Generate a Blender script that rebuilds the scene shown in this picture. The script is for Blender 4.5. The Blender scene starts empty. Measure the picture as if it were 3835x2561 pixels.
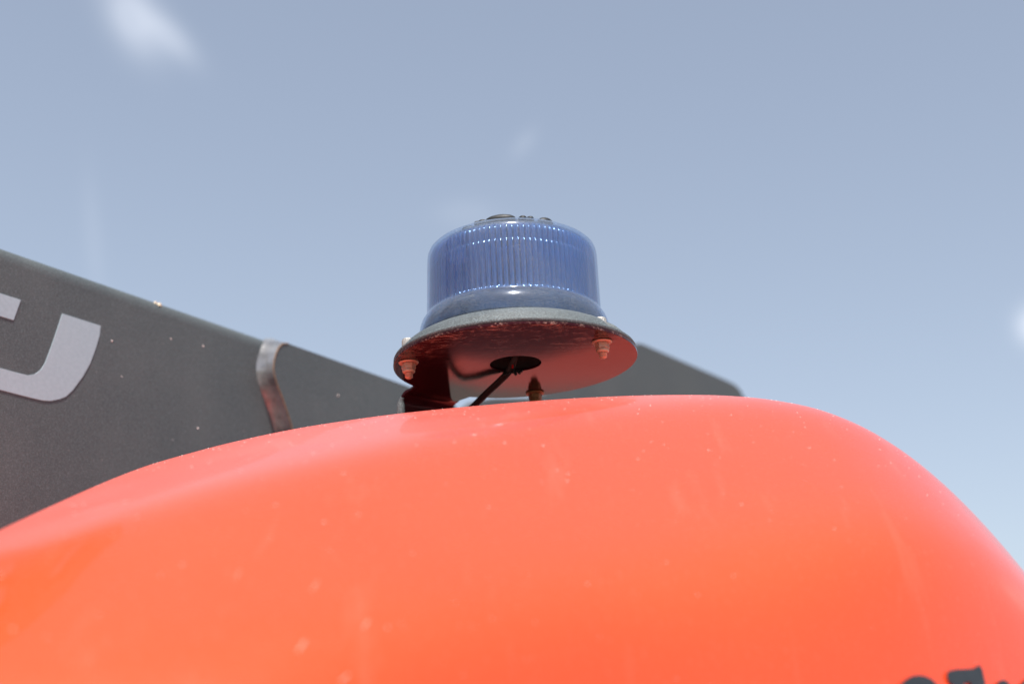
import bpy, bmesh, math, random
import numpy as np
from mathutils import Vector, Matrix
random.seed(7)
rng = np.random.default_rng(5)
R = math.radians
scn = bpy.context.scene
col = scn.collection

# ------------------------------------------------------------ camera
CAM_Z = 1.65
cd = bpy.data.cameras.new("camera")
cam = bpy.data.objects.new("camera", cd); col.objects.link(cam)
cam.location = (0, 0, CAM_Z)
cam.rotation_euler = (R(90 + 18.2), 0, 0)
cd.lens = 50; cd.sensor_width = 36; cd.clip_start = 0.02; cd.clip_end = 5000
cd.dof.use_dof = True
cd.dof.focus_distance = 1.035
cd.dof.aperture_fstop = 5.0
scn.camera = cam

# ------------------------------------------------------------ sky and sun
SUN_EL, SUN_AZ = 66.0, 180.0 + 3.0          # azimuth clockwise from +Y : behind the camera
w = bpy.data.worlds.new("World"); scn.world = w; w.use_nodes = True
wt = w.node_tree; wt.nodes.clear()
def wn(t, **k):
    n = wt.nodes.new(t)
    for a, b in k.items(): setattr(n, a, b)
    return n
sky = wn("ShaderNodeTexSky", sky_type='NISHITA', sun_disc=False)
sky.sun_elevation = R(SUN_EL); sky.sun_rotation = R(SUN_AZ)
sky.air_density = 1.0; sky.dust_density = 2.2; sky.ozone_density = 1.5; sky.altitude = 100
hsv = wn("ShaderNodeHueSaturation"); hsv.inputs['Saturation'].default_value = 0.73
gam = wn('ShaderNodeGamma'); gam.inputs[1].default_value = .84
wt.links.new(sky.outputs[0], gam.inputs[0]); wt.links.new(gam.outputs[0], hsv.inputs['Color'])
hsv.inputs['Value'].default_value = 1.0
tc = wn("ShaderNodeTexCoord")
def vmath(op, a, b=None):
    n = wn("ShaderNodeVectorMath", operation=op)
    if hasattr(a, 'links'): wt.links.new(a, n.inputs[0])
    else: n.inputs[0].default_value = a
    if b is not None:
        if hasattr(b, 'links'): wt.links.new(b, n.inputs[1])
        else: n.inputs[1].default_value = b
    return n
def wmath(op, a, b=None, c=None, clamp=False):
    n = wn("ShaderNodeMath", operation=op); n.use_clamp = clamp
    for i, v in enumerate((a, b, c)):
        if v is None: continue
        if hasattr(v, 'links'): wt.links.new(v, n.inputs[i])
        else: n.inputs[i].default_value = v
    return n.outputs[0]
D = tc.outputs['Generated']
noise = wn("ShaderNodeTexNoise"); noise.inputs['Scale'].default_value = 9; noise.inputs['Detail'].default_value = 4
noise.inputs['Roughness'].default_value = 0.45
wt.links.new(D, noise.inputs['Vector'])
total = None
# (direction, half length, half width, angle, strength): thin scattered cloud wisps
wisps = [((-.2530, .8310, .5010), .026, .015, -55 , .34), ((-.2290, .8400, .4920), .022, .009, -40, .24),
         ((.0079, .8979, .4402), .012, .006, 50, .09),
         ((-.2817, .8878, .3639), .040, .006, -80, .05), ((.345, .8891, .3040), .012, .010, 90, .5),
         ((-.0313, .9176, .3962), .022, .010, 0, .06),
         ((.75, .55, .36), .12, .05, 20, .6), ((-.8, .3, .5), .15, .05, -30, .6), ((.2, -.8, .55), .2, .06, 15, .5),
         ((-.5, -.7, .5), .15, .06, 40, .6)]
for d, la, lb, ang, st in wisps:
    d = Vector(d).normalized()
    a = d.cross(Vector((0, 0, 1))).normalized(); b = a.cross(d).normalized()
    ca, sa = math.cos(R(ang)), math.sin(R(ang))
    u = (a * ca + b * sa) / la; v = (b * ca - a * sa) / lb
    df = vmath('SUBTRACT', D, tuple(d)).outputs[0]
    du = vmath('DOT_PRODUCT', df, tuple(u)).outputs['Value']
    dv = vmath('DOT_PRODUCT', df, tuple(v)).outputs['Value']
    dd = vmath('DOT_PRODUCT', D, tuple(d)).outputs['Value']
    r2 = wmath('ADD', wmath('MULTIPLY', du, du), wmath('MULTIPLY', dv, dv))
    r2 = wmath('ADD', r2, wmath('MULTIPLY', wmath('SUBTRACT', noise.outputs[0], 0.5), 2.2))
    e = wmath('POWER', 2.718, wmath('MULTIPLY', wmath('MAXIMUM', r2, 0.0), -1.0))
    e = wmath('MULTIPLY', e, wmath('GREATER_THAN', dd, 0.3))
    e = wmath('MULTIPLY', e, st)
    total = e if total is None else wmath('ADD', total, e)
total = wmath('MINIMUM', total, 1.0)
mix = wn("ShaderNodeMixRGB"); wt.links.new(total, mix.inputs[0]); wt.links.new(hsv.outputs[0], mix.inputs[1])
mix.inputs[2].default_value = (4.6, 4.9, 5.5, 1)
tint = wn("ShaderNodeMixRGB", blend_type='MULTIPLY'); tint.inputs[0].default_value = 1
tint.inputs[2].default_value = (1.08, 1.07, 1.06, 1)
wt.links.new(mix.outputs[0], tint.inputs[1])
bg = wn("ShaderNodeBackground"); bg.inputs['Strength'].default_value = 0.122
wt.links.new(tint.outputs[0], bg.inputs['Color'])
wo = wn("ShaderNodeOutputWorld"); wt.links.new(bg.outputs[0], wo.inputs[0])

sl = bpy.data.lights.new("sun", 'SUN'); sl.energy = 3.4; sl.angle = R(0.53); sl.color = (1.0, 0.965, 0.92)
so = bpy.data.objects.new("sun", sl); col.objects.link(so)
sdir = Vector((math.sin(R(SUN_AZ)) * math.cos(R(SUN_EL)), math.cos(R(SUN_AZ)) * math.cos(R(SUN_EL)), math.sin(R(SUN_EL))))
so.rotation_euler = sdir.to_track_quat('Z', 'Y').to_euler(); so.location = (0, -3, 6)

scn.view_settings.view_transform = 'Standard'; scn.view_settings.look = 'None'
scn.view_settings.exposure = 0.8; scn.view_settings.gamma = 1; scn.view_settings.use_curve_mapping = False
scn.cycles.max_bounces = 16; scn.cycles.transmission_bounces = 12; scn.cycles.transparent_max_bounces = 16
scn.cycles.glossy_bounces = 6; scn.cycles.diffuse_bounces = 5
scn.cycles.sample_clamp_indirect = 6

# ------------------------------------------------------------ helpers
def tag(o, label=None, cat=None, kind=None, group=None):
    if label: o['label'] = label
    if cat: o['category'] = cat
    if kind: o['kind'] = kind
    if group: o['group'] = group
    return o
def empty(name, loc=(0, 0, 0), rot=(0, 0, 0)):
    o = bpy.data.objects.new(name, None); o.location = loc; o.rotation_euler = rot
    o.empty_display_size = .1; col.objects.link(o); return o
def obj(name, bm, m, parent=None, smooth=True, sharp=35):
    me = bpy.data.meshes.new(name)
    bm.normal_update(); bm.to_mesh(me); bm.free()
    me.materials.append(m)
    if smooth:
        me.polygons.foreach_set('use_smooth', [True] * len(me.polygons))
        me.set_sharp_from_angle(angle=R(sharp))
    o = bpy.data.objects.new(name, me); col.objects.link(o)
    if parent: o.parent = parent
    return o
def weigh(o):        # broad faces stay optically flat beside their rounded rims
    m = o.modifiers.new("weighted_normals", 'WEIGHTED_NORMAL'); m.weight = 100; m.keep_sharp = True; return o
def from_lists(verts, faces):
    bm = bmesh.new()
    vs = [bm.verts.new(v) for v in verts]
    for f in faces:
        try: bm.faces.new([vs[i] for i in f])
        except ValueError: pass
    return bm
def lathe(profile, seg=96, rfun=None, close=False, bm=None, M=None):
    """profile: (r, z) list; revolved round z"""
    bm = bm or bmesh.new(); rings = []
    for k, (r, z) in enumerate(profile):
        if r < 1e-7:
            v = bm.verts.new((0, 0, z)); rings.append([v] * seg); continue
        ring = []
        for i in range(seg):
            a = 2 * math.pi * i / seg
            rr = r + (rfun(a, r, z, k) if rfun else 0)
            ring.append(bm.verts.new((rr * math.cos(a), rr * math.sin(a), z)))
        rings.append(ring)
    pairs = list(zip(rings, rings[1:]))
    if close: pairs.append((rings[-1], rings[0]))
    for A, B in pairs:
        for i in range(seg):
            j = (i + 1) % seg
            q = []
            for v in (A[i], A[j], B[j], B[i]):
                if v not in q: q.append(v)
            if len(q) > 2:
                try: bm.faces.new(q)
                except ValueError: pass
    bmesh.ops.recalc_face_normals(bm, faces=bm.faces)
    if M is not None: bm.transform(M)
    return bm
def extrude_poly(pts, depth, bev=0.0, holes=(), z0=0.0, seg=2):
    """flat polygon in xy, extruded from z0 to z0+depth, bevelled rim"""
    bm = bmesh.new(); es = []
    for loop in [pts] + list(holes):
        vs = [bm.verts.new((p[0], p[1], z0)) for p in loop]
        for i in range(len(vs)): es.append(bm.edges.new((vs[i], vs[(i + 1) % len(vs)])))
    bmesh.ops.triangle_fill(bm, edges=es, use_beauty=True)
    bmesh.ops.dissolve_limit(bm, angle_limit=0.001, verts=bm.verts[:], edges=bm.edges[:])
    r = bmesh.ops.extrude_face_region(bm, geom=bm.faces[:])
    bmesh.ops.translate(bm, verts=[g for g in r['geom'] if isinstance(g, bmesh.types.BMVert)], vec=(0, 0, depth))
    bmesh.ops.recalc_face_normals(bm, faces=bm.faces)
    if bev:
        eds = [e for e in bm.edges if abs(e.verts[0].co.z - e.verts[1].co.z) < 1e-7 and len(e.link_faces) == 2 and abs(e.calc_face_angle(0)) > 1.2]
        bmesh.ops.bevel(bm, geom=eds, offset=bev, segments=seg, affect='EDGES', profile=.6)
    return bm
def round_poly(pts, radii, n=7):
    out = []; N = len(pts)
    for i in range(N):
        p = Vector(pts[i]); a = Vector(pts[i - 1]); b = Vector(pts[(i + 1) % N]); r = radii[i] if not isinstance(radii, float) else radii
        if r <= 0: out.append(tuple(p)); continue
        da = (a - p).normalized(); db = (b - p).normalized()
        th = da.angle(db) / 2; t = min(r / math.tan(th), (a - p).length * .49, (b - p).length * .49); rr = t * math.tan(th)
        c = p + (da + db).normalized() * (rr / math.sin(th))
        s = p + da * t - c; e = p + db * t - c
        a0 = math.atan2(s.y, s.x); a1 = math.atan2(e.y, e.x); dlt = (a1 - a0 + math.pi) % (2 * math.pi) - math.pi
        for k in range(n + 1):
            q = a0 + dlt * k / n; out.append((c.x + rr * math.cos(q), c.y + rr * math.sin(q)))
    return out
def tube(path, rad, seg=14, bm=None):
    bm = bm or bmesh.new(); P = [Vector(p) for p in path]; prev = None; rings = []
    ref = Vector((0.2, 1, 0.1)).normalized()
    for i, p in enumerate(P):
        t = (P[min(i + 1, len(P) - 1)] - P[max(i - 1, 0)]).normalized()
        n = (ref - t * ref.dot(t)).normalized(); b = t.cross(n); ref = n
        rr = rad(i / (len(P) - 1)) if callable(rad) else rad
        rings.append([bm.verts.new(p + (n * math.cos(2 * math.pi * k / seg) + b * math.sin(2 * math.pi * k / seg)) * rr) for k in range(seg)])
    for A, B in zip(rings, rings[1:]):
        for k in range(seg): bm.faces.new((A[k], A[(k + 1) % seg], B[(k + 1) % seg], B[k]))
    bm.faces.new(rings[0][::-1]); bm.faces.new(rings[-1])
    bmesh.ops.recalc_face_normals(bm, faces=bm.faces)
    return bm
def box(x0, y0, z0, x1, y1, z1, bev=.0, bm=None):
    bm = bm or bmesh.new()
    r = bmesh.ops.create_cube(bm, size=1, matrix=Matrix.Translation(((x0 + x1) / 2, (y0 + y1) / 2, (z0 + z1) / 2)) @ Matrix.Diagonal((x1 - x0, y1 - y0, z1 - z0, 1)))
    if bev: bmesh.ops.bevel(bm, geom=list({e for v in r['verts'] for e in v.link_edges}), offset=bev, segments=2, affect='EDGES')
    return bm
def catmull(x, ks, vs):
    ks = np.asarray(ks); vs = np.asarray(vs); m = np.gradient(vs, ks)
    x = np.clip(x, ks[0], ks[-1]); i = np.clip(np.searchsorted(ks, x) - 1, 0, len(ks) - 2)
    h = ks[i + 1] - ks[i]; t = (x - ks[i]) / h
    return ((2*t**3 - 3*t**2 + 1) * vs[i] + (t**3 - 2*t**2 + t) * h * m[i] + (-2*t**3 + 3*t**2) * vs[i + 1] + (t**3 - t**2) * h * m[i + 1])

# ------------------------------------------------------------ materials
class Mat:
    def __init__(s, name):
        s.m = bpy.data.materials.new(name); s.m.use_nodes = True; s.t = s.m.node_tree; s.t.nodes.clear()
        s.out = s.t.nodes.new("ShaderNodeOutputMaterial"); s.tc = s.t.nodes.new("ShaderNodeTexCoord")
    def n(s, t, **k):
        n = s.t.nodes.new(t)
        for a, b in k.items(): setattr(n, a, b)
        return n
    def put(s, sock, v):
        if hasattr(v, 'links'): s.t.links.new(v, sock)
        else:
            if isinstance(v, tuple) and len(v) == 3 and sock.type == 'RGBA': v = (*v, 1)
            sock.default_value = v
    def bsdf(s, **k):
        b = s.n("ShaderNodeBsdfPrincipled")
        for a, v in k.items(): s.put(b.inputs[a.replace('_', ' ')], v)
        return b
    def noise(s, scale, detail=4, rough=.6, stretch=None, dist=0, off=(0, 0, 0), rot=(0, 0, 0)):
        n = s.n("ShaderNodeTexNoise"); n.inputs['Scale'].default_value = scale; n.inputs['Detail'].default_value = detail
        n.inputs['Roughness'].default_value = rough; n.inputs['Distortion'].default_value = dist
        mp = s.n("ShaderNodeMapping"); s.t.links.new(s.tc.outputs['Object'], mp.inputs['Vector'])
        mp.inputs['Scale'].default_value = stretch or (1, 1, 1); mp.inputs['Location'].default_value = off; mp.inputs['Rotation'].default_value = rot
        s.t.links.new(mp.outputs[0], n.inputs['Vector']); return n.outputs[0]
    def ramp(s, v, stops, interp='LINEAR'):
        r = s.n("ShaderNodeValToRGB"); r.color_ramp.interpolation = interp; e = r.color_ramp.elements
        while len(e) < len(stops): e.new(.5)
        for q, (p, c) in zip(e, stops):
            q.position = p; q.color = (c, c, c, 1) if isinstance(c, (int, float)) else (*c, 1)
        s.put(r.inputs[0], v); return r.outputs[0]
    def mix(s, f, a, b, mode='MIX'):
        m = s.n("ShaderNodeMixRGB", blend_type=mode); s.put(m.inputs[0], f); s.put(m.inputs[1], a); s.put(m.inputs[2], b); return m.outputs[0]
    def math(s, op, a, b=0.0, clamp=False):
        m = s.n("ShaderNodeMath", operation=op); m.use_clamp = clamp; s.put(m.inputs[0], a); s.put(m.inputs[1], b); return m.outputs[0]
    def bump(s, h, strength, dist=.001):
        b = s.n("ShaderNodeBump"); b.inputs['Strength'].default_value = strength; b.inputs['Distance'].default_value = dist
        s.put(b.inputs['Height'], h); return b.outputs[0]
    def done(s, sh):
        s.t.links.new(sh.outputs[0] if hasattr(sh, 'outputs') else sh, s.out.inputs['Surface']); return s.m

def m_hood():
    m = Mat("red_gelcoat")
    big = m.noise(5, 3, .5); fine = m.noise(60, 5, .65); streak = m.noise(22, 4, .6, stretch=(3.2, .5, .5))
    base = m.mix(m.ramp(big, [(.35, 0), (.65, 1)]), (.82, .060, .0075), (.85, .066, .009))
    dust = m.ramp(m.noise(420, 3, .7), [(.60, 0), (.78, 1)])
    base = m.mix(m.math('MULTIPLY', dust, .10), base, (.75, .55, .45))
    st = m.ramp(streak, [(.60, 0), (.74, 1)])
    base = m.mix(m.math('MULTIPLY', st, .05), base, (.85, .42, .32))
    at = m.n("ShaderNodeAttribute", attribute_name="sky_sheen")
    sky_mask = m.math('MULTIPLY', at.outputs['Fac'], m.ramp(m.noise(9, 3, .5, off=(2, 5, 1)), [(.3, .75), (.7, 1)]))
    base = m.mix(m.math('MULTIPLY', sky_mask, .19), base, (.62, .36, .42))      # pale sky reflection painted into the colour of the top shoulder
    rough = m.math('ADD', m.ramp(fine, [(.3, .22), (.7, .30)]), m.math('MULTIPLY', sky_mask, .15))
    coat = m.math('SUBTRACT', .55, m.math('MULTIPLY', sky_mask, .42))
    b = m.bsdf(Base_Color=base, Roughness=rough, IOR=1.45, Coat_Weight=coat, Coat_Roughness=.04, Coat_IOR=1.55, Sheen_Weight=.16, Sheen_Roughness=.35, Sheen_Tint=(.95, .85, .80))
    m.put(b.inputs['Normal'], m.bump(m.noise(11, 3, .5), .12, .004))
    return m.done(b)
def m_paint(name, c, speck=.5, rough=.5, spec=.5, bumpy=.25, scale=900):
    m = Mat(name)
    sp = m.noise(scale, 2, .6); big = m.noise(12, 4, .6)
    k = m.ramp(sp, [(.35, 1 - speck * .5), (.55, 1), (.72, 1 + speck)])
    base = m.mix(1.0, c, k, 'MULTIPLY')
    base = m.mix(m.math('MULTIPLY', m.ramp(big, [(.4, 0), (.75, 1)]), .25), base, tuple(v * 1.5 + .02 for v in c))
    dots = m.ramp(m.noise(260, 2, .4, off=(3, 1, 7)), [(.79, 0), (.81, 1)])
    base = m.mix(m.math('MULTIPLY', dots, .55), base, (.45, .43, .40))
    b = m.bsdf(Base_Color=base, Roughness=m.ramp(big, [(.3, rough - .06), (.7, rough + .1)]), Specular_IOR_Level=spec)
    m.put(b.inputs['Normal'], m.bump(m.noise(scale * .7, 3, .6), bumpy, .0006))
    return m.done(b)
def m_simple(name, c, rough=.5, metal=0., var=.15, scale=120, bump=.2, c2=None, spec=.5):
    m = Mat(name); n = m.noise(scale, 5, .65)
    base = m.mix(m.ramp(n, [(.35, 0), (.68, 1)]), tuple(v * (1 - var) for v in c), c2 or tuple(min(1, v * (1 + var)) for v in c))
    b = m.bsdf(Base_Color=base, Roughness=m.ramp(n, [(.3, max(.02, rough - .08)), (.7, rough + .08)]), Metallic=metal, Specular_IOR_Level=spec)
    m.put(b.inputs['Normal'], m.bump(n, bump, .0005)); return m.done(b)
def m_underside():
    m = Mat("black_lacquered_steel")
    scr = m.noise(90, 8, .75, stretch=(.6, 2.2, 1)); grain = m.noise(420, 4, .7, stretch=(.5, 2, 1))
    patch = m.noise(16, 4, .6, off=(.02, .08, 0))
    sep = m.n("ShaderNodeSeparateXYZ"); m.t.links.new(m.tc.outputs['Object'], sep.inputs[0])
    # dirt gathers towards the front rim of the plate (a real stain with its own place)
    front = m.ramp(m.math('MULTIPLY', sep.outputs[1], -10.0), [(.0, .0), (.9, .75)])
    dirt = m.math('MULTIPLY', m.ramp(m.math('ADD', m.math('MULTIPLY', scr, .6), m.math('MULTIPLY', grain, .4)), [(.51, 0), (.57, 1)]), m.math('MULTIPLY', m.ramp(patch, [(.35, .0), (.62, 1)]), front))
    flk = m.ramp(m.noise(60, 6, .8, off=(1, 4, 2)), [(.66, 0), (.69, .8)])
    dirt = m.math('ADD', dirt, m.math('MULTIPLY', flk, m.math('ADD', front, .15)), clamp=True)
    base = m.mix(dirt, (.030, .006, .009), (.42, .27, .22))
    rough = m.ramp(m.math('ADD', m.math('MULTIPLY', grain, .5), m.math('MULTIPLY', patch, .5)), [(.38, .05), (.66, .20)])
    rough2 = m.math('ADD', rough, m.math('MULTIPLY', dirt, .45))
    b = m.bsdf(Base_Color=base, Roughness=rough2, Specular_IOR_Level=.33, IOR=1.45, Specular_Tint=(1.0, .36, .40))
    m.put(b.inputs['Normal'], m.bump(m.noise(150, 5, .7, stretch=(.4, 1.6, 1)), .12, .0004))
    return m.done(b)
def m_lens(name, tintc, body, bodyc, gloss, groughness, dusty, ribs=0, thin=.1, edge=0):
    m = Mat(name)
    if ribs:       # moulded ribs: the plastic is thicker, so deeper in colour, on every rib than between them
        sep = m.n("ShaderNodeSeparateXYZ"); m.t.links.new(m.tc.outputs['Object'], sep.inputs[0])
        an = m.math('ARCTAN2', sep.outputs[1], sep.outputs[0])
        c = m.math('ABSOLUTE', m.math('COSINE', m.math('MULTIPLY', an, ribs / 2)))
        zz = m.ramp(m.math('MULTIPLY', sep.outputs[2], 10.0), [(.39, 1), (.41, 0), (.765, 0), (.78, .5), (.80, .15), (.93, .3)])
        body = m.math('MAXIMUM', m.ramp(c, [(.42, thin), (.66, body), (1.0, body * .85)]), m.math('MULTIPLY', zz, body * .8))
    tr = m.n("ShaderNodeBsdfTransparent"); tr.inputs['Color'].default_value = (*tintc, 1)
    tl = m.n("ShaderNodeBsdfTranslucent"); tl.inputs['Color'].default_value = (*bodyc, 1)
    df = m.n("ShaderNodeBsdfDiffuse"); df.inputs['Color'].default_value = (*bodyc, 1)
    if edge:       # the path through the wall is longest where it is seen edge on
        lw = m.n("ShaderNodeLayerWeight"); lw.inputs[0].default_value = .5
        body = m.math('ADD', body, m.math('MULTIPLY', m.math('POWER', lw.outputs['Facing'], 4.0), edge))
    def mx(f, a, b):
        x = m.n("ShaderNodeMixShader"); m.put(x.inputs[0], f); m.t.links.new(a.outputs[0], x.inputs[1]); m.t.links.new(b.outputs[0], x.inputs[2]); return x
    c = mx(body, tr, mx(.55, tl, df))
    if dusty:
        dd = m.n("ShaderNodeBsdfDiffuse"); dd.inputs['Color'].default_value = (.40, .41, .42, 1)
        sp = m.ramp(m.noise(1100, 3, .75), [(.44, .05), (.68, 1)]); pt = m.ramp(m.noise(22, 4, .6), [(.3, .25), (.7, 1)])
        c = mx(m.math('MULTIPLY', m.math('MULTIPLY', sp, pt), dusty), c, dd)
    gl = m.n("ShaderNodeBsdfGlossy"); gl.inputs['Roughness'].default_value = groughness; gl.inputs['Color'].default_value = (.95, .97, 1, 1)
    fr = m.n("ShaderNodeFresnel"); fr.inputs['IOR'].default_value = 1.49
    ge = m.n('ShaderNodeNewGeometry'); front = m.math('SUBTRACT', 1.0, ge.outputs['Backfacing'])
    return m.done(mx(m.math('MULTIPLY', m.math('MULTIPLY', fr.outputs[0], gloss, clamp=True), front), c, gl))
def m_ground():
    m = Mat("yard_gravel"); n = m.noise(3, 8, .7); f = m.noise(60, 6, .7)
    base = m.mix(m.ramp(n, [(.35, 0), (.65, 1)]), (.16, .15, .13), (.24, .22, .19)); base = m.mix(.5, base, m.mix(1.0, base, m.ramp(f, [(.3, .5), (.7, 1.4)]), 'MULTIPLY'))
    b = m.bsdf(Base_Color=base, Roughness=.9); m.put(b.inputs['Normal'], m.bump(f, .6, .02)); return m.done(b)

M_hood = m_hood()
M_boom = m_paint("dark_grey_paint", (.077, .091, .093), .6, .5)
M_link = m_paint("dark_grey_paint_plate", (.082, .085, .085), .3, .55)
M_edge = m_simple("worn_steel_edge", (.50, .51, .52), .20, .6, .15, 38, 1.0, c2=(.13, .13, .135))
M_rust = m_simple("rusty_rim", (.22, .13, .07), .7, 0, .4, 200)
M_letter = m_simple("grey_lettering", (.33, .42, .465), .55, 0, .05, 300, .1)
M_black = m_simple("black_lettering", (.022, .026, .030), .4, 0, .3, 40, .1)
M_rubber = m_paint("weathered_rubber", (.092, .108, .112), 1.1, .55, .5, .9, 1100)
M_under = m_underside()
M_lens = m_lens("blue_lens_plastic", (.70, .80, .93), .08, (.26, .34, .46), 1.0, .12, .36, edge=.5)
M_sleeve = m_lens("fluted_blue_plastic", (.44, .62, .84), .80, (.28, .49, .74), 3.4, .11, 0, 88, .0)
M_optic = m_lens("clear_inner_optic", (.80, .90, .98), .08, (.22, .38, .62), 1.5, .10, 0)
M_core = m_simple("dark_lamp_core", (.075, .110, .155), .17, .3, .3, 60)
M_zinc = m_simple("dull_zinc", (.56, .42, .34), .40, .35, .25, 420, .8, c2=(.55, .30, .18))
M_brass = m_simple("tarnished_brass", (.30, .17, .07), .5, .3, .3, 500, .6)
M_screw = m_simple("pale_screw", (.40, .38, .35), .45, .4, .15, 600, .4)
M_cable = m_simple("black_cable", (.022, .016, .014), .6, 0, .3, 400, .6)
M_cap = m_simple("black_plastic", (.010, .011, .013), .55, 0, .3, 300, .3)
M_red_glint = m_simple("red_glint_tone", (.6, .01, .01), .4)
M_chassis = m_simple("chassis_black", (.03, .03, .03), .6)
M_grain = m_simple("pale_dust_grain", (.75, .66, .62), .25, 0, .2, 500, .1)

# ------------------------------------------------------------ ground
bm = bmesh.new(); bmesh.ops.create_grid(bm, x_segments=8, y_segments=8, size=1500)
tag(obj("ground", bm, m_ground(), smooth=False), kind='structure')

# ------------------------------------------------------------ red machine body
KX = [-.51, -.483, -.45, -.417, -.383, -.35, -.317, -.283, -.25, -.217, -.183, -.15, -.117, -.083, -.05, -.017, .017, .05, .083, .117, .15, .183, .217, .25, .283, .317, .35, .383, .417, .45, .47]
KZ = [1.5879, 1.6464, 1.6989, 1.7454, 1.7859, 1.8204, 1.8489, 1.8714, 1.8879, 1.8984, 1.9073, 1.9144, 1.9199, 1.9247, 1.9284, 1.9315, 1.9344, 1.9366, 1.9381, 1.9388, 1.9383, 1.9352, 1.9275, 1.9118, 1.8856, 1.8462, 1.7958, 1.7335, 1.6573, 1.5713, 1.5072]
YC = [(-.6, .36), (-.3, .53), (-.20, .615), (-.17, .643), (-.139, .678), (-.098, .714), (-.077, .736), (-.026, .790), (.031, .852), (.084, .888), (.15, .915), (.25, .93), (.6, .93)]
YL = [(-.6, .2), (-.1, .50), (.03, .616), (.107, .664), (.181, .706), (.23, .740), (.276, .778), (.4, .86), (.6, .94)]
def SM(x, k):
    a, b = zip(*k)
    return sum(np.interp(x + o, a, b) * q for o, q in zip(np.linspace(-.05, .05, 9), [.04, .09, .13, .16, .16, .16, .13, .09, .04]))
def hood_z(x, y):
    x = np.asarray(x, float); y = np.asarray(y, float)
    d = 1.03 - y; r = .06
    yb = np.interp(x, (-.14, -.06, -.02, .02, .05, .12, .3), (.06, .18, .23, .25, .26, .26, .20))
    g1 = np.where(d > 0, .38 * (np.sqrt(d * d + r * r) - r), .25 * d * d + 8 * np.maximum(-d - yb, 0) ** 2)
    g = g1 + .36 * np.logaddexp(0, (SM(x, YC) - y) / .013) * .013 + 12.0 * np.logaddexp(0, (SM(x, YL) - y) / .014) * .014
    return catmull(x, KX, KZ) - g
machine = tag(empty("loader", (0, .8, 0)), "loader with glossy orange-red bulging body and dark grey steel arm behind the blue beacon", "loader")
def local(o): o.location = (-machine.location.x, -machine.location.y, -machine.location.z)
NX, NY = 300, 640
xs = np.linspace(-.51, .47, NX); ys = np.linspace(.44, 1.36, NY)
XX, YY = np.meshgrid(xs, ys); ZZ = hood_z(XX, YY); ZZ = np.maximum(ZZ, 1.30)
verts = np.stack([XX, YY, ZZ], -1).reshape(-1, 3).tolist()
faces = [(j * NX + i, j * NX + i + 1, (j + 1) * NX + i + 1, (j + 1) * NX + i) for j in range(NY - 1) for i in range(NX - 1)]
rim = [i for i in range(NX)] + [j * NX + NX - 1 for j in range(1, NY)] + [(NY - 1) * NX + i for i in range(NX - 2, -1, -1)] + [j * NX for j in range(NY - 2, 0, -1)]
n0 = len(verts)
for k, zz in enumerate((1.22, .95)):
    for i in rim:
        v = verts[i]; cx, cy = -.02, .82
        s = 1.01 + .01 * k
        verts.append([cx + (v[0] - cx) * s, cy + (v[1] - cy) * s, zz])
L = len(rim)
prev = rim
for k in range(2):
    cur = list(range(n0 + k * L, n0 + (k + 1) * L))
    for i in range(L): faces.append((prev[i], cur[i], cur[(i + 1) % L], prev[(i + 1) % L]))
    prev = cur
faces.append(tuple(prev))
bm = from_lists(verts, faces); bmesh.ops.recalc_face_normals(bm, faces=bm.faces)
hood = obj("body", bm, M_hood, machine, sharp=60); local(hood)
_co = np.empty(len(hood.data.vertices) * 3); hood.data.vertices.foreach_get('co', _co); _co = _co.reshape(-1, 3)
_w = 1 / (1 + np.exp(-(_co[:, 1] - SM(_co[:, 0], YC)) / .009)) * np.clip((.28 - _co[:, 0]) / .16, 0, 1)  # mask of the painted sky reflection: above the crease, fading to the right
_a = hood.data.attributes.new("sky_sheen", 'FLOAT', 'POINT'); _a.data.foreach_set('value', _w.astype(np.float32))
bm = box(-.46, .5, .45, .42, 1.12, .95, .03)
o = obj("chassis", bm, M_chassis, machine); local(o)
whm = None
for sx in (-.52, .48):
    for sy in (.55, 1.1):
        if whm is None:
            bm = lathe([(.12, -.10), (.30, -.10), (.35, -.07), (.36, 0), (.35, .07), (.30, .10), (.12, .10)], 48, close=True)
            bm.transform(Matrix.Rotation(R(90), 4, 'Y')); o = obj("wheel", bm, M_chassis, machine); whm = o.data
        else:
            o = bpy.data.objects.new("wheel", whm); col.objects.link(o); o.parent = machine
        o.location = (sx, sy - .8, .36)
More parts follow.
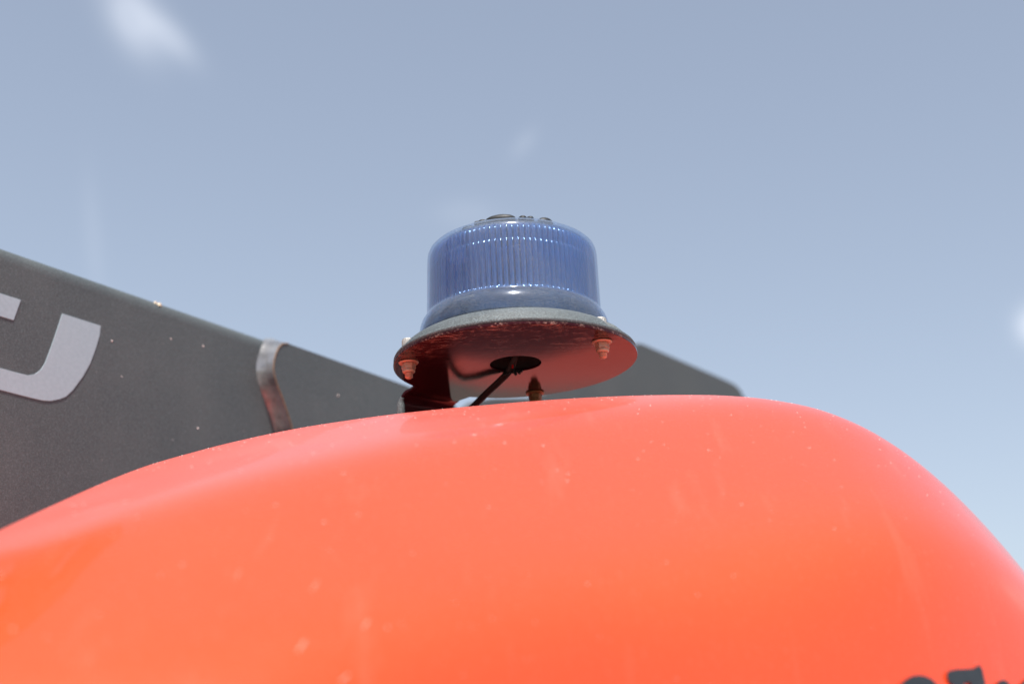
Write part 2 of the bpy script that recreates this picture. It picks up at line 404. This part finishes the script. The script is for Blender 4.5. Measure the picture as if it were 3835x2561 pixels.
# dark lettering, cut from thin film and laid on the hood
GL = [([(0.21798, 0.7414), (0.2167, 0.73975), (0.21444, 0.73746), (0.21137, 0.7348), (0.20771, 0.73186), (0.20372, 0.72893), (0.1997, 0.72627), (0.19586, 0.72389), (0.19249, 0.72205), (0.18978, 0.72086), (0.18791, 0.72031), (0.18697, 0.7204), (0.18706, 0.72123), (0.18817, 0.7227), (0.19024, 0.72471), (0.19315, 0.72719), (0.19671, 0.72994), (0.2007, 0.73287), (0.20482, 0.73562), (0.20882, 0.73819), (0.21239, 0.7403), (0.21525, 0.74167), (0.21723, 0.74241), (0.21816, 0.74232)],
       [(0.20815, 0.73434), (0.2072, 0.73315), (0.20547, 0.73159), (0.20322, 0.72985), (0.2008, 0.7282), (0.19854, 0.72682), (0.19681, 0.726), (0.19585, 0.72581), (0.19583, 0.72636), (0.19673, 0.72746), (0.1984, 0.72893), (0.20064, 0.73067), (0.20311, 0.73241), (0.2054, 0.73379), (0.20716, 0.73461), (0.20812, 0.7348)]),
      ([(0.22216, 0.74763), (0.22399, 0.74947), (0.22677, 0.75167), (0.23407, 0.75726), (0.24154, 0.76313), (0.24615, 0.76725), (0.24756, 0.76771), (0.24809, 0.76588), (0.24844, 0.76441), (0.24844, 0.76276), (0.23836, 0.75497), (0.24, 0.75891), (0.2372, 0.75818), (0.23338, 0.75506), (0.23189, 0.75332), (0.22668, 0.74956), (0.2234, 0.74782)], None),
      ([(0.26617, 0.7799), (0.26495, 0.77835), (0.26288, 0.77615), (0.26027, 0.77367), (0.25756, 0.77138), (0.25509, 0.76945), (0.2533, 0.76835), (0.25242, 0.76817), (0.25258, 0.7689), (0.25372, 0.77037), (0.25576, 0.77257), (0.25836, 0.77505), (0.26115, 0.77752), (0.26365, 0.77945), (0.26548, 0.78055), (0.26637, 0.78073)], None),
      ([(0.30176, 0.80979), (0.29977, 0.80713), (0.29634, 0.80328), (0.29193, 0.79897), (0.28693, 0.79439), (0.28181, 0.78999), (0.27709, 0.78623), (0.27314, 0.7833), (0.27032, 0.78146), (0.26894, 0.78101), (0.2691, 0.78192), (0.27083, 0.78421), (0.27395, 0.78761), (0.27821, 0.79182), (0.28325, 0.79659), (0.28859, 0.80145), (0.2936, 0.80567), (0.29783, 0.80897), (0.30079, 0.81089), (0.30215, 0.81117)], None)]
for pts, hole in GL:
    bm = bmesh.new(); es = []
    for lp in [pts] + ([hole] if hole else []):
        vs = [bm.verts.new((x, y, 0)) for x, y in lp]
        es += [bm.edges.new((vs[i], vs[(i + 1) % len(vs)])) for i in range(len(vs))]
    bmesh.ops.triangle_fill(bm, edges=es, use_beauty=True)
    for _ in range(2): bmesh.ops.subdivide_edges(bm, edges=bm.edges[:], cuts=1, use_grid_fill=True)
    bmesh.ops.triangulate(bm, faces=bm.faces[:])
    for v in bm.verts: v.co.z = float(hood_z(v.co.x, v.co.y))
    bm.normal_update()
    for v in bm.verts:
        n = v.normal if v.normal.z > 0 else -v.normal
        v.co += n * .0012
    bmesh.ops.recalc_face_normals(bm, faces=bm.faces)
    o = obj("letter", bm, M_black, hood, sharp=80)
# dust grains on the hood
def octa(bm, c, r, n):
    t = n.orthogonal().normalized(); b = n.cross(t)
    q = [bm.verts.new(c + t * r), bm.verts.new(c + b * r), bm.verts.new(c - t * r), bm.verts.new(c - b * r)]
    top = bm.verts.new(c + n * r * .8)
    for i in range(4): bm.faces.new((q[i], q[(i + 1) % 4], top))
bm = bmesh.new()
def hood_n(x, y):
    e = .002; zx = (hood_z(x + e, y) - hood_z(x - e, y)) / (2 * e); zy = (hood_z(x, y + e) - hood_z(x, y - e)) / (2 * e)
    return Vector((-float(zx), -float(zy), 1)).normalized()
cnt = 0
while cnt < 1500:
    x = rng.uniform(-.42, .40); y = rng.uniform(.54, 1.02)
    keep = .12 + .88 * min(1, max(0, (y - .78) / .15)) ** 1.5
    if rng.random() > keep and cnt >= 150: continue
    z = float(hood_z(x, y)); n = hood_n(x, y)
    r = .00014 + .00032 * rng.random() ** 4
    if cnt < 240: r = rng.uniform(.00022, .0005)
    octa(bm, Vector((x, y, z)), r, n); cnt += 1
# raised drip streaks down the slope, their glints put into a pale colour
def drip(bm, x, y, hl, hw):
    n = hood_n(x, y); d = Vector((0, -1, 0)); d = (d - n * d.dot(n)).normalized(); b = n.cross(d)
    c = Vector((x, y, float(hood_z(x, y)))); V = []
    for k in range(10):
        a = 2 * math.pi * k / 10; V.append(bm.verts.new(c + d * math.cos(a) * hl + b * math.sin(a) * hw))
    t = bm.verts.new(c + n * hw * .45)
    for k in range(10): bm.faces.new((V[k], V[(k + 1) % 10], t))
o = tag(obj("dust", bm, M_grain, hood, smooth=True, sharp=180), kind='stuff')
bm = bmesh.new()
for x, y, hl, hw in [(-.0832, .5719, .0046, .00030), (-.0602, .5943, .0040, .00026), (-.1162, .6030, .0050, .00014), (-.0656, .570, .0034, .00034), (-.0838, .6075, .0060, .00014)]:
    drip(bm, x, y, hl, hw)
tag(obj("drip_glints", bm, m_simple("pale_drip_glint", (.80, .34, .26), .25), hood, smooth=True, sharp=180), kind='stuff')

# ------------------------------------------------------------ grey loader arm
AO = Vector((-.42625, 1.09942, 0)); dr = Vector((.59310, .80513, 0)).normalized(); nn = Vector((dr.y, -dr.x, 0))   # nn faces the camera
TOP = 2.097
def arm_frame(z=0, off=0):       # local x along the arm, local y up, local z out of the face
    M = Matrix.Identity(4)
    for i, v in enumerate((dr, Vector((0, 0, 1)), nn)):
        for k in range(3): M[k][i] = v[k]
    M.translation = Vector((0, 0, z)) + nn * off
    return M
def arm_obj(name, bm, m, off=0, parent=None, z=0, **k):
    bm.transform(arm_frame(z, off)); return obj(name, bm, m, parent or arm, **k)
pts = round_poly([(-1.5, 1.80), (.352, 1.80), (.352, 2.089), (.322, TOP), (-1.5, TOP)], [.02, .01, .02, .02, .02])
arm = arm_obj("boom_arm", extrude_poly(pts, -.16, bev=.014, seg=5), M_boom, parent=machine)
weigh(arm); arm.location = (AO.x, AO.y - .8, 0)
# reinforcing plate standing proud of the beam face
pl = [(.3195, 2.0915), (.3120, 2.0890), (.3070, 2.0840), (.3035, 2.0760), (.3018, 2.0680), (.3016, 2.0600), (.3040, 2.0530), (.3090, 2.0440), (.3160, 2.0340), (.3220, 2.0240), (.3275, 2.0140), (.3320, 2.0040), (.3360, 1.9960), (.345, 1.95), (.345, 1.83), (.575, 1.83), (.598, 1.86), (.598, 2.078), (.586, 2.0885), (.56, 2.0905)]
rp = weigh(arm_obj("reinforcing_plate", extrude_poly(pl, .1162, z0=-.10, bev=.0), M_boom))
# its flame cut edge: a strip down the left edge, polished on the corner, brown lower down
strip = pl[:14]; c0 = [(x - .0006, y) for x, y in strip]
bm = bmesh.new(); V = []
for i, (x, y) in enumerate(strip):
    a = Vector(strip[max(i - 1, 0)]); b = Vector(strip[min(i + 1, len(strip) - 1)]); t = (b - a).normalized(); n2 = Vector((t.y, -t.x)) * -1
    if n2.x > 0: n2 = -n2
    row = []
    for k in range(9):
        u = k / 8; zz = -.004 + u * .0205
        out = .0008 + .0085 * (1 - u) ** 2 + .0010 * math.sin(math.pi * min(1, u * 1.1))
        if u > .93: out = .0001
        row.append(bm.verts.new((x + n2.x * out, y + n2.y * out, zz)))
    V.append(row)
for A, B in zip(V, V[1:]):
    for k in range(8): bm.faces.new((A[k], A[k + 1], B[k + 1], B[k]))
bmesh.ops.recalc_face_normals(bm, faces=bm.faces)
arm_obj("cut_edge", bm, M_edge)
bm = bmesh.new(); V = []
for i, (x, y) in enumerate(strip):
    V.append((x + .0004, y, .0164))
bm = tube(V, .0007, 6); arm_obj("rusty_rim", bm, M_rust)
# invented slotted plate and hoses out of view, added to darken the body's reflection
hb = round_poly([(-1.0, 2.098), (-.054, 2.098), (-.064, 2.22), (-.050, 2.41), (.06, 2.52), (.07, 2.78), (-.02, 2.96), (-.32, 3.00), (-.66, 2.78), (-.98, 2.30)], .03)
holes = [round_poly([(-.14, 2.16), (-.13, 2.20), (-.21, 2.34), (-.27, 2.30)], .012), round_poly([(.0, 2.56), (.03, 2.60), (-.03, 2.86), (-.07, 2.84)], .012), round_poly([(-.12, 2.42), (-.08, 2.46), (-.13, 2.80), (-.20, 2.76)], .012), round_poly([(-.24, 2.42), (-.19, 2.46), (-.26, 2.88), (-.36, 2.86)], .012),
         round_poly([(-.40, 2.16), (-.34, 2.28), (-.44, 2.46), (-.56, 2.40), (-.58, 2.20)], .02), round_poly([(-.70, 2.20), (-.68, 2.42), (-.86, 2.34), (-.86, 2.22)], .02)]
weigh(arm_obj("added_reflected_plate", extrude_poly(hb, -.03, bev=.002, holes=holes, z0=-.02), M_boom))
for q in (0, .045):
    arm_obj("added_hose", tube([(-.9, 2.13 + q, .03), (-.6, 2.16 + q, .05), (-.35, 2.24 + q, .06), (-.2, 2.36 + q, .05), (-.14, 2.50 + q, .02), (-.16, 2.62 + q, -.03), (-.3, 2.72 + q, -.06), (-.6, 2.70 + q, -.06)], .014, 12), M_cap)
# letters
U = [(.0668, 2.0547), (.1071, 2.0547), (.1071, 2.046), (.1045, 2.0337), (.1000, 2.0180), (.0939, 2.0050), (.0850, 1.9905), (.0790, 1.9835), (.0723, 1.9795), (.0640, 1.9762), (.0569, 1.9749), (.0439, 1.9745), (-.030, 1.9745), (-.050, 1.9790), (-.058, 1.9925), (.0287, 1.9925), (.0400, 1.9927), (.0465, 1.9955), (.0515, 2.0005), (.0550, 2.0075), (.0592, 2.0225)]
arm_obj("letter", extrude_poly(U, .0009, bev=.0001, seg=1, z0=-.0002), M_letter, off=0)
Bp = [(-.10, 2.0357), (.0205, 2.0357), (.0252, 2.0550), (-.10, 2.0550)]
arm_obj("letter", extrude_poly(Bp, .0009, bev=.0001, seg=1, z0=-.0002), M_letter, off=0)
# pivot post at the near end, outside the frame
arm_obj("pivot_post", extrude_poly(round_poly([(-1.46, 0), (-1.1, 0), (-1.2, 1.95), (-1.40, 1.95)], [0., 0., .08, .08]), .03, bev=.003, z0=.003), M_boom)
# chips, grains on the arm
bm = bmesh.new()
for (t, z, r) in [(.2255, 2.067, .0012), (.2262, 1.987, .0012), (.4505, 2.009, .0028), (.4290, 2.0125, .0019), (.4385, 2.004, .0013), (.395, 2.055, .0013), (.121, 2.0445, .0010), (.1865, 2.064, .0009), (.135, 2.015, .0008)]:
    off = .0162 if t > .3 else 0
    octa(bm, Vector((t, z, off)), r, Vector((0, 0, 1)))
tag(arm_obj("grit", bm, M_grain), kind='stuff')
bm = bmesh.new()
octa(bm, Vector((.172, TOP - .0035, -.0025)), .0030, Vector((0, .7, .7))); octa(bm, Vector((.169, TOP - .002, -.0045)), .0022, Vector((0, .7, .7)))
arm_obj("paint_chip", bm, m_simple("bare_chip", (.62, .50, .34), .5))

# linkage plate farther along the arm
P0 = Vector((.1906, 2.0, 2.3036))
lk = [(-.0228, -.0100), (-.006, .0010), (.0077, .0029), (.020, .0033), (.2750, .0098), (.2980, .0090), (.3159, .0040), (.3300, -.0080), (.3378, -.0220), (.3400, -.2600), (-.47, -.2600), (-.4500, -.2063), (-.4183, -.1940), (-.392, -.1757), (-.3594, -.1648), (-.273, -.1442), (-.179, -.1000), (-.0749, -.0380)]
bm = extrude_poly(lk, -.018, bev=.0025)
M = arm_frame(); M.translation = P0 - Vector((AO.x, AO.y, 0)); bm.transform(M)
o = obj("linkage_plate", bm, M_link, machine); o.location = arm.location; weigh(o)

# ------------------------------------------------------------ the beacon (built in millimetres, local z up)
S = .001
beacon = tag(empty("beacon_light", (.0027, 1.03, 1.9712), (0, -R(3.0), 0)), "translucent blue ribbed warning beacon on a round black bracket above the red bodywork", "beacon")
def mm(name, bm, m, parent=beacon, **k):
    bm.transform(Matrix.Scale(S, 4)); return obj(name, bm, m, parent, **k)

# mounting plate: round steel disc with a centre hole and a folded leg at the rear left
def sub(bm_pts): return bm_pts
RP = 92.5
a0, a1 = 116.5, 146.5          # where the leg leaves the disc (degrees)
outer = [(RP * math.cos(R(a)), RP * math.sin(R(a))) for a in np.linspace(a1 + 3, 360 + a0 - 3, 150)]
e0 = Vector((-47.0, 98.0)); e1 = Vector((-86.0, 60.5))
fold_out = (e0 + e1) / 2; fd = Vector((-(e1 - e0).y, (e1 - e0).x)).normalized()
if fd.dot(Vector((-1, 1))) < 0: fd = -fd
outer += [(-45.5, 93.5), tuple(e0), tuple(e1), (-83.5, 56.5)]
hole = [(19.5 * math.cos(R(a)), 19.5 * math.sin(R(a))) for a in np.arange(0, 360, 6)]
bm = extrude_poly(outer, 2.2, bev=.45, holes=[hole], seg=2)
plate = weigh(mm("mounting_plate", bm, M_under))
# leg: curved fold going down
bm = bmesh.new(); rows = []
ext = (e1 - e0).normalized(); wid = (e1 - e0).length
prof = [(0, 0)] + [(9 * math.sin(R(a)), -9 * (1 - math.cos(R(a)))) for a in range(10, 91, 10)] + [(9.5, -25), (11, -75)]
for k, (u, h) in enumerate(prof):
    row = []
    grow = -3.0 * max(0, (-h - 8) / 60)
    for side, s0 in ((e0, -1), (e1, 1)):
        p = side + fd * u + ext * s0 * grow * (1 if s0 < 0 else 0)
        row.append((p.x, p.y, h))
    nx = (0, 0, 1) if k == 0 else None
    rows.append(row)
tk = 2.2
def nrm(k):
    a = Vector(prof[max(k - 1, 0)]); b = Vector(prof[min(k + 1, len(prof) - 1)]); t = (b - a).normalized(); return Vector((-t.y, t.x))
G = []
for k, row in enumerate(rows):
    n = nrm(k)
    off = Vector((fd.x * n.x, fd.y * n.x, n.y)) * tk
    G.append([bm.verts.new(row[0]), bm.verts.new(row[1]), bm.verts.new(Vector(row[1]) + off), bm.verts.new(Vector(row[0]) + off)])
for A, B in zip(G, G[1:]):
    for i in range(4): bm.faces.new((A[i], A[(i + 1) % 4], B[(i + 1) % 4], B[i]))
bm.faces.new(G[0]); bm.faces.new(G[-1][::-1])
bmesh.ops.recalc_face_normals(bm, faces=bm.faces)
leg = mm("folded_leg", bm, M_under)
# stiffening edge strip on the left side of the leg (grey rubber edging)
pth = []
for k, (u, h) in enumerate(prof[5:]):
    p = e1 + fd * u; pth.append((p.x, p.y, h))
bm = tube(pth, lambda t: 1.6 + 2.2 * t, 10); mm("edge_trim", bm, M_rubber, leg)

# rubber base ring
prof = [(66, 2.3), (91.2, 2.3), (92.0, 3.0), (92.2, 4.6), (91.6, 5.8), (90.2, 6.4), (89.0, 6.6), (88.2, 7.6), (86.6, 10.4), (83.2, 13.8), (79.0, 16.6), (75.4, 18.4), (73.0, 19.1), (71.2, 19.2), (70.6, 18.2), (66, 18.2)]
BO = [(-80, -18), (63, -44), (16, 81)]
def notch(a, r, z, k):
    d = 0
    if r < 72 or z < 6.5: return 0
    for bx, by in BO:
        ba = math.atan2(by, bx); da = (a - ba + math.pi) % (2 * math.pi) - math.pi
        w_ = abs(da) * 78
        if w_ < 7: d = max(d, 1 - (w_ / 7) ** 6)
    return -max(0, min(r, 92) - 71.5) * .0 - d * max(0, r - 72.5) * .75
bm = lathe(prof, 360, notch, close=True)
mm("base_ring", bm, M_rubber, sharp=50)

# blue lens: smooth outside, fluted inside
outp = [(72.4, 18.4), (72.7, 21.5), (72.5, 25.5), (71.8, 29.0), (70.8, 32.0), (69.4, 34.4), (68.2, 36.2), (67.4, 37.2), (67.0, 37.9), (66.9, 39.0), (66.7, 44), (66.5, 52), (66.3, 63), (66.1, 76), (65.9, 83), (65.5, 87), (64.2, 90.4), (61.4, 93.2), (57, 95.7), (50.5, 98.3), (44, 100.0), (36, 101.2), (20, 102.0), (0, 102.2)]
inp = [(0, 100.4), (20, 100.2), (36, 99.4), (43.4, 98.0), (49.6, 96.3), (55.8, 93.8), (59.8, 91.4), (62.4, 88.9), (63.5, 86), (63.8, 83), (64.0, 76), (64.2, 63), (64.5, 52), (64.8, 44), (65.0, 38.5), (67.6, 34.0), (69.8, 29.0), (70.6, 25.5), (70.8, 18.4)]
bm = lathe(outp + inp, 220, None, close=True)
LT = Matrix.Translation((0.4, 0, 18.4)) @ Matrix.Rotation(R(1.2), 4, 'Y') @ Matrix.Translation((0, 0, -18.4))     # the lens sits a hair askew in its ring
bm.transform(LT); lens = mm("lens", bm, M_lens, sharp=60)
# fluted sleeve moulded behind the smooth face: two tiers of upright ribs
NR = 88
def flute(a, r, z, k):
    if k > 14: return 0
    c = abs(math.cos(a * NR / 2))
    if z < 40.3: return 0
    amp = 1.9 if z < 77 else (1.2 if z < 88 else .5)
    return -amp * (1 - c ** .6) 
slv = [(64.2, 38.6), (64.1, 39.6), (63.6, 40.8), (63.6, 42.5), (63.5, 48), (63.4, 60), (63.3, 74.6), (62.8, 76.6), (61.7, 78.0), (61.7, 79), (62.3, 84), (61.9, 87), (60.2, 89.8), (57.2, 92.0), (53.8, 93.6),
       (54.2, 92.4), (57, 90), (58.0, 87), (58.2, 79), (58.6, 76), (59.2, 60), (59.6, 42), (60.0, 38.6)]
bm = lathe(slv, NR * 8, flute, close=True)
bm.transform(LT); mm("fluted_sleeve", bm, M_sleeve, lens, sharp=70)
# inner optic, a fluted sleeve round the lamp, and the lamp core
def fl2(a, r, z, k):
    if z < 41 or z > 76: return 0
    if k > 3: return 0
    return 1.3 * abs(math.sin(a * 36))
bm = lathe([(50, 38), (50, 41.2), (48, 76), (46, 79.5), (43, 79.5), (45, 38)], 36 * 14, fl2, close=True)
bm.transform(LT); mm("inner_optic", bm, M_optic, sharp=60)
cp = [(0, 21), (70, 21), (69.6, 25.6), (68.8, 26.2), (69.0, 28.4), (67.8, 29.0), (68.0, 31.0), (66.6, 31.8), (66.6, 33.4), (65.0, 34.4), (64.6, 36.2), (62.0, 37.8), (57, 38.3), (44, 38.6), (43, 42), (41, 60), (42, 76), (38, 81), (0, 81)]
bm = lathe(cp, 180)
bm.transform(LT); mm("lamp_core", bm, M_core)
# black cap with lugs on top of the lens
bm = lathe([(0, 101), (38, 100.6), (39, 102.6), (37, 104.6), (0, 105)], 96)
for a, ln in ((-102, 12), (-78, 3.5), (-50, 7), (-122, 4), (-145, 5), (20, 9), (75, 10), (140, 9), (-70, 3.2), (-128, 3)):
    c = Vector((40 * math.cos(R(a)), 40 * math.sin(R(a)), 103.2))
    r = bmesh.ops.create_uvsphere(bm, u_segments=16, v_segments=8, radius=1, matrix=Matrix.Translation(c) @ Matrix.Rotation(R(a), 4, 'Z') @ Matrix.Diagonal((5, ln, 4.2 if ln > 6 else 2.6, 1)))
bm.transform(LT @ Matrix.Translation((0, 0, -1.6))); mm("top_cap", bm, M_cap)

# bolts through plate and ring
def hexprism(bm, r, z0, z1, ch=.6):
    prof = [(0, z0), (r * .86, z0), (r, z0 + ch), (r, z1 - ch), (r * .9, z1), (0, z1)]
    return lathe(prof, 6, bm=bm)
first = None
for i, (bx, by) in enumerate(BO):
    if first is None or i == 2:
        b = empty("bolt", (bx * S, by * S, 0)); b.parent = beacon
        mat = M_zinc if i < 2 else M_brass
        w_ = mm("washer", lathe([(3.2, -.1), (7.4, -.1), (7.6, -.7), (7.0, -1.5), (3.2, -1.6)], 32, close=True), mat, b)
        bm = lathe([(3, -1.5), (5.6, -1.5), (5.6, -1.6), (3, -1.6)], 6)
        bm = hexprism(bmesh.new(), 5.4, -6.0, -1.4, .5)
        lathe([(0, -8.8), (4.0, -8.7), (4.7, -7.9), (4.9, -6.6), (4.6, -5.9), (0, -5.9)], 28, bm=bm)
        nt = mm("nut", bm, mat, b)
        th = [(0, -13.2), (1.7, -13.1), (2.6, -12.3)]
        for k in range(4): z = -12.2 + k * .95; th += [(3.05, z + .2), (2.6, z + .6)]
        th += [(3.0, -8.3), (0, -8.3)]
        bm = lathe(th, 24)
        ts = mm("thread", bm, mat, b)
        hd = []
        for k in range(20):
            pass
        def kn(a, r, z, k): return .22 * math.cos(a * 18) if 10 < z < 17 and r > 3.6 else 0
        bm = lathe([(0, 2.3), (3, 2.3), (3, 9.5), (4.3, 9.6), (4.4, 10.4), (4.4, 16.6), (3.9, 17.9), (2.2, 18.1), (2.0, 15.5), (0, 15.5)], 108, kn)
        sc = mm("screw_head", bm, M_screw, b)
        if first is None: first = b
    else:
        b = first.copy(); col.objects.link(b); b.location = (bx * S, by * S, 0)
        for ch in list(first.children):
            c = ch.copy(); col.objects.link(c); c.parent = b

# cable out of the centre hole
def bez(pts, n=40):
    out = []
    P = [Vector(p) for p in pts]
    P = [P[0] * 2 - P[1]] + P + [P[-1] * 2 - P[-2]]
    for i in range(1, len(P) - 2):
        for k in range(n):
            t = k / n; a, b_, c, d = P[i - 1:i + 3]
            out.append(.5 * ((2 * b_) + (-a + c) * t + (2 * a - 5 * b_ + 4 * c - d) * t * t + (-a + 3 * b_ - 3 * c + d) * t ** 3))
    out.append(P[-2]); return out
cab = tube([tuple(p) for p in bez([(2, 4, 14), (-1, 6, 5), (-5, 13, -1.5), (-12, 27, -4.5), (-22, 45, -8), (-33, 66, -12), (-44, 82, -18), (-54, 90, -34), (-58, 94, -52)], 10)], 2.7, 16)
cable = mm("cable", cab, M_cable)
bm = tube([(-5.5 + 3.8 * math.cos(R(a)), 13 + 2.2 * math.sin(R(a)), -1.5 + 3.4 * math.sin(R(a) + .6)) for a in range(0, 361, 20)], .9, 8)
tube([(-2, 10, -2.6), (1.5, 9, -3.2), (3.2, 8.2, -5.2)], 1.2, 8, bm=bm)
tube([(-3, 12, -3), (2.5, 12, -1.6), (5.2, 11, -2.8)], 1.0, 8, bm=bm)
tube([(-1.5, 8, -3.5), (.2, 7.5, -6.5)], 1.1, 8, bm=bm)
mm("cable_tie", bm, M_cap, cable)
mm("red_glint", tube([(-2.2, 5.6, .8), (-2.4, 4.6, -1.6)], .7, 8), M_red_glint, cable)  # red glint beside the cable, put in as a small red tube
# lamp base closing the hole from above
bm = lathe([(0, 15), (21, 15), (24, 12), (24, 2.4), (30, 2.4), (30, 17.5), (0, 17.5)], 48)
mm("lamp_base", bm, m_simple("dusty_black_plastic", (.045, .030, .028), .7, 0, .3, 200, .5))
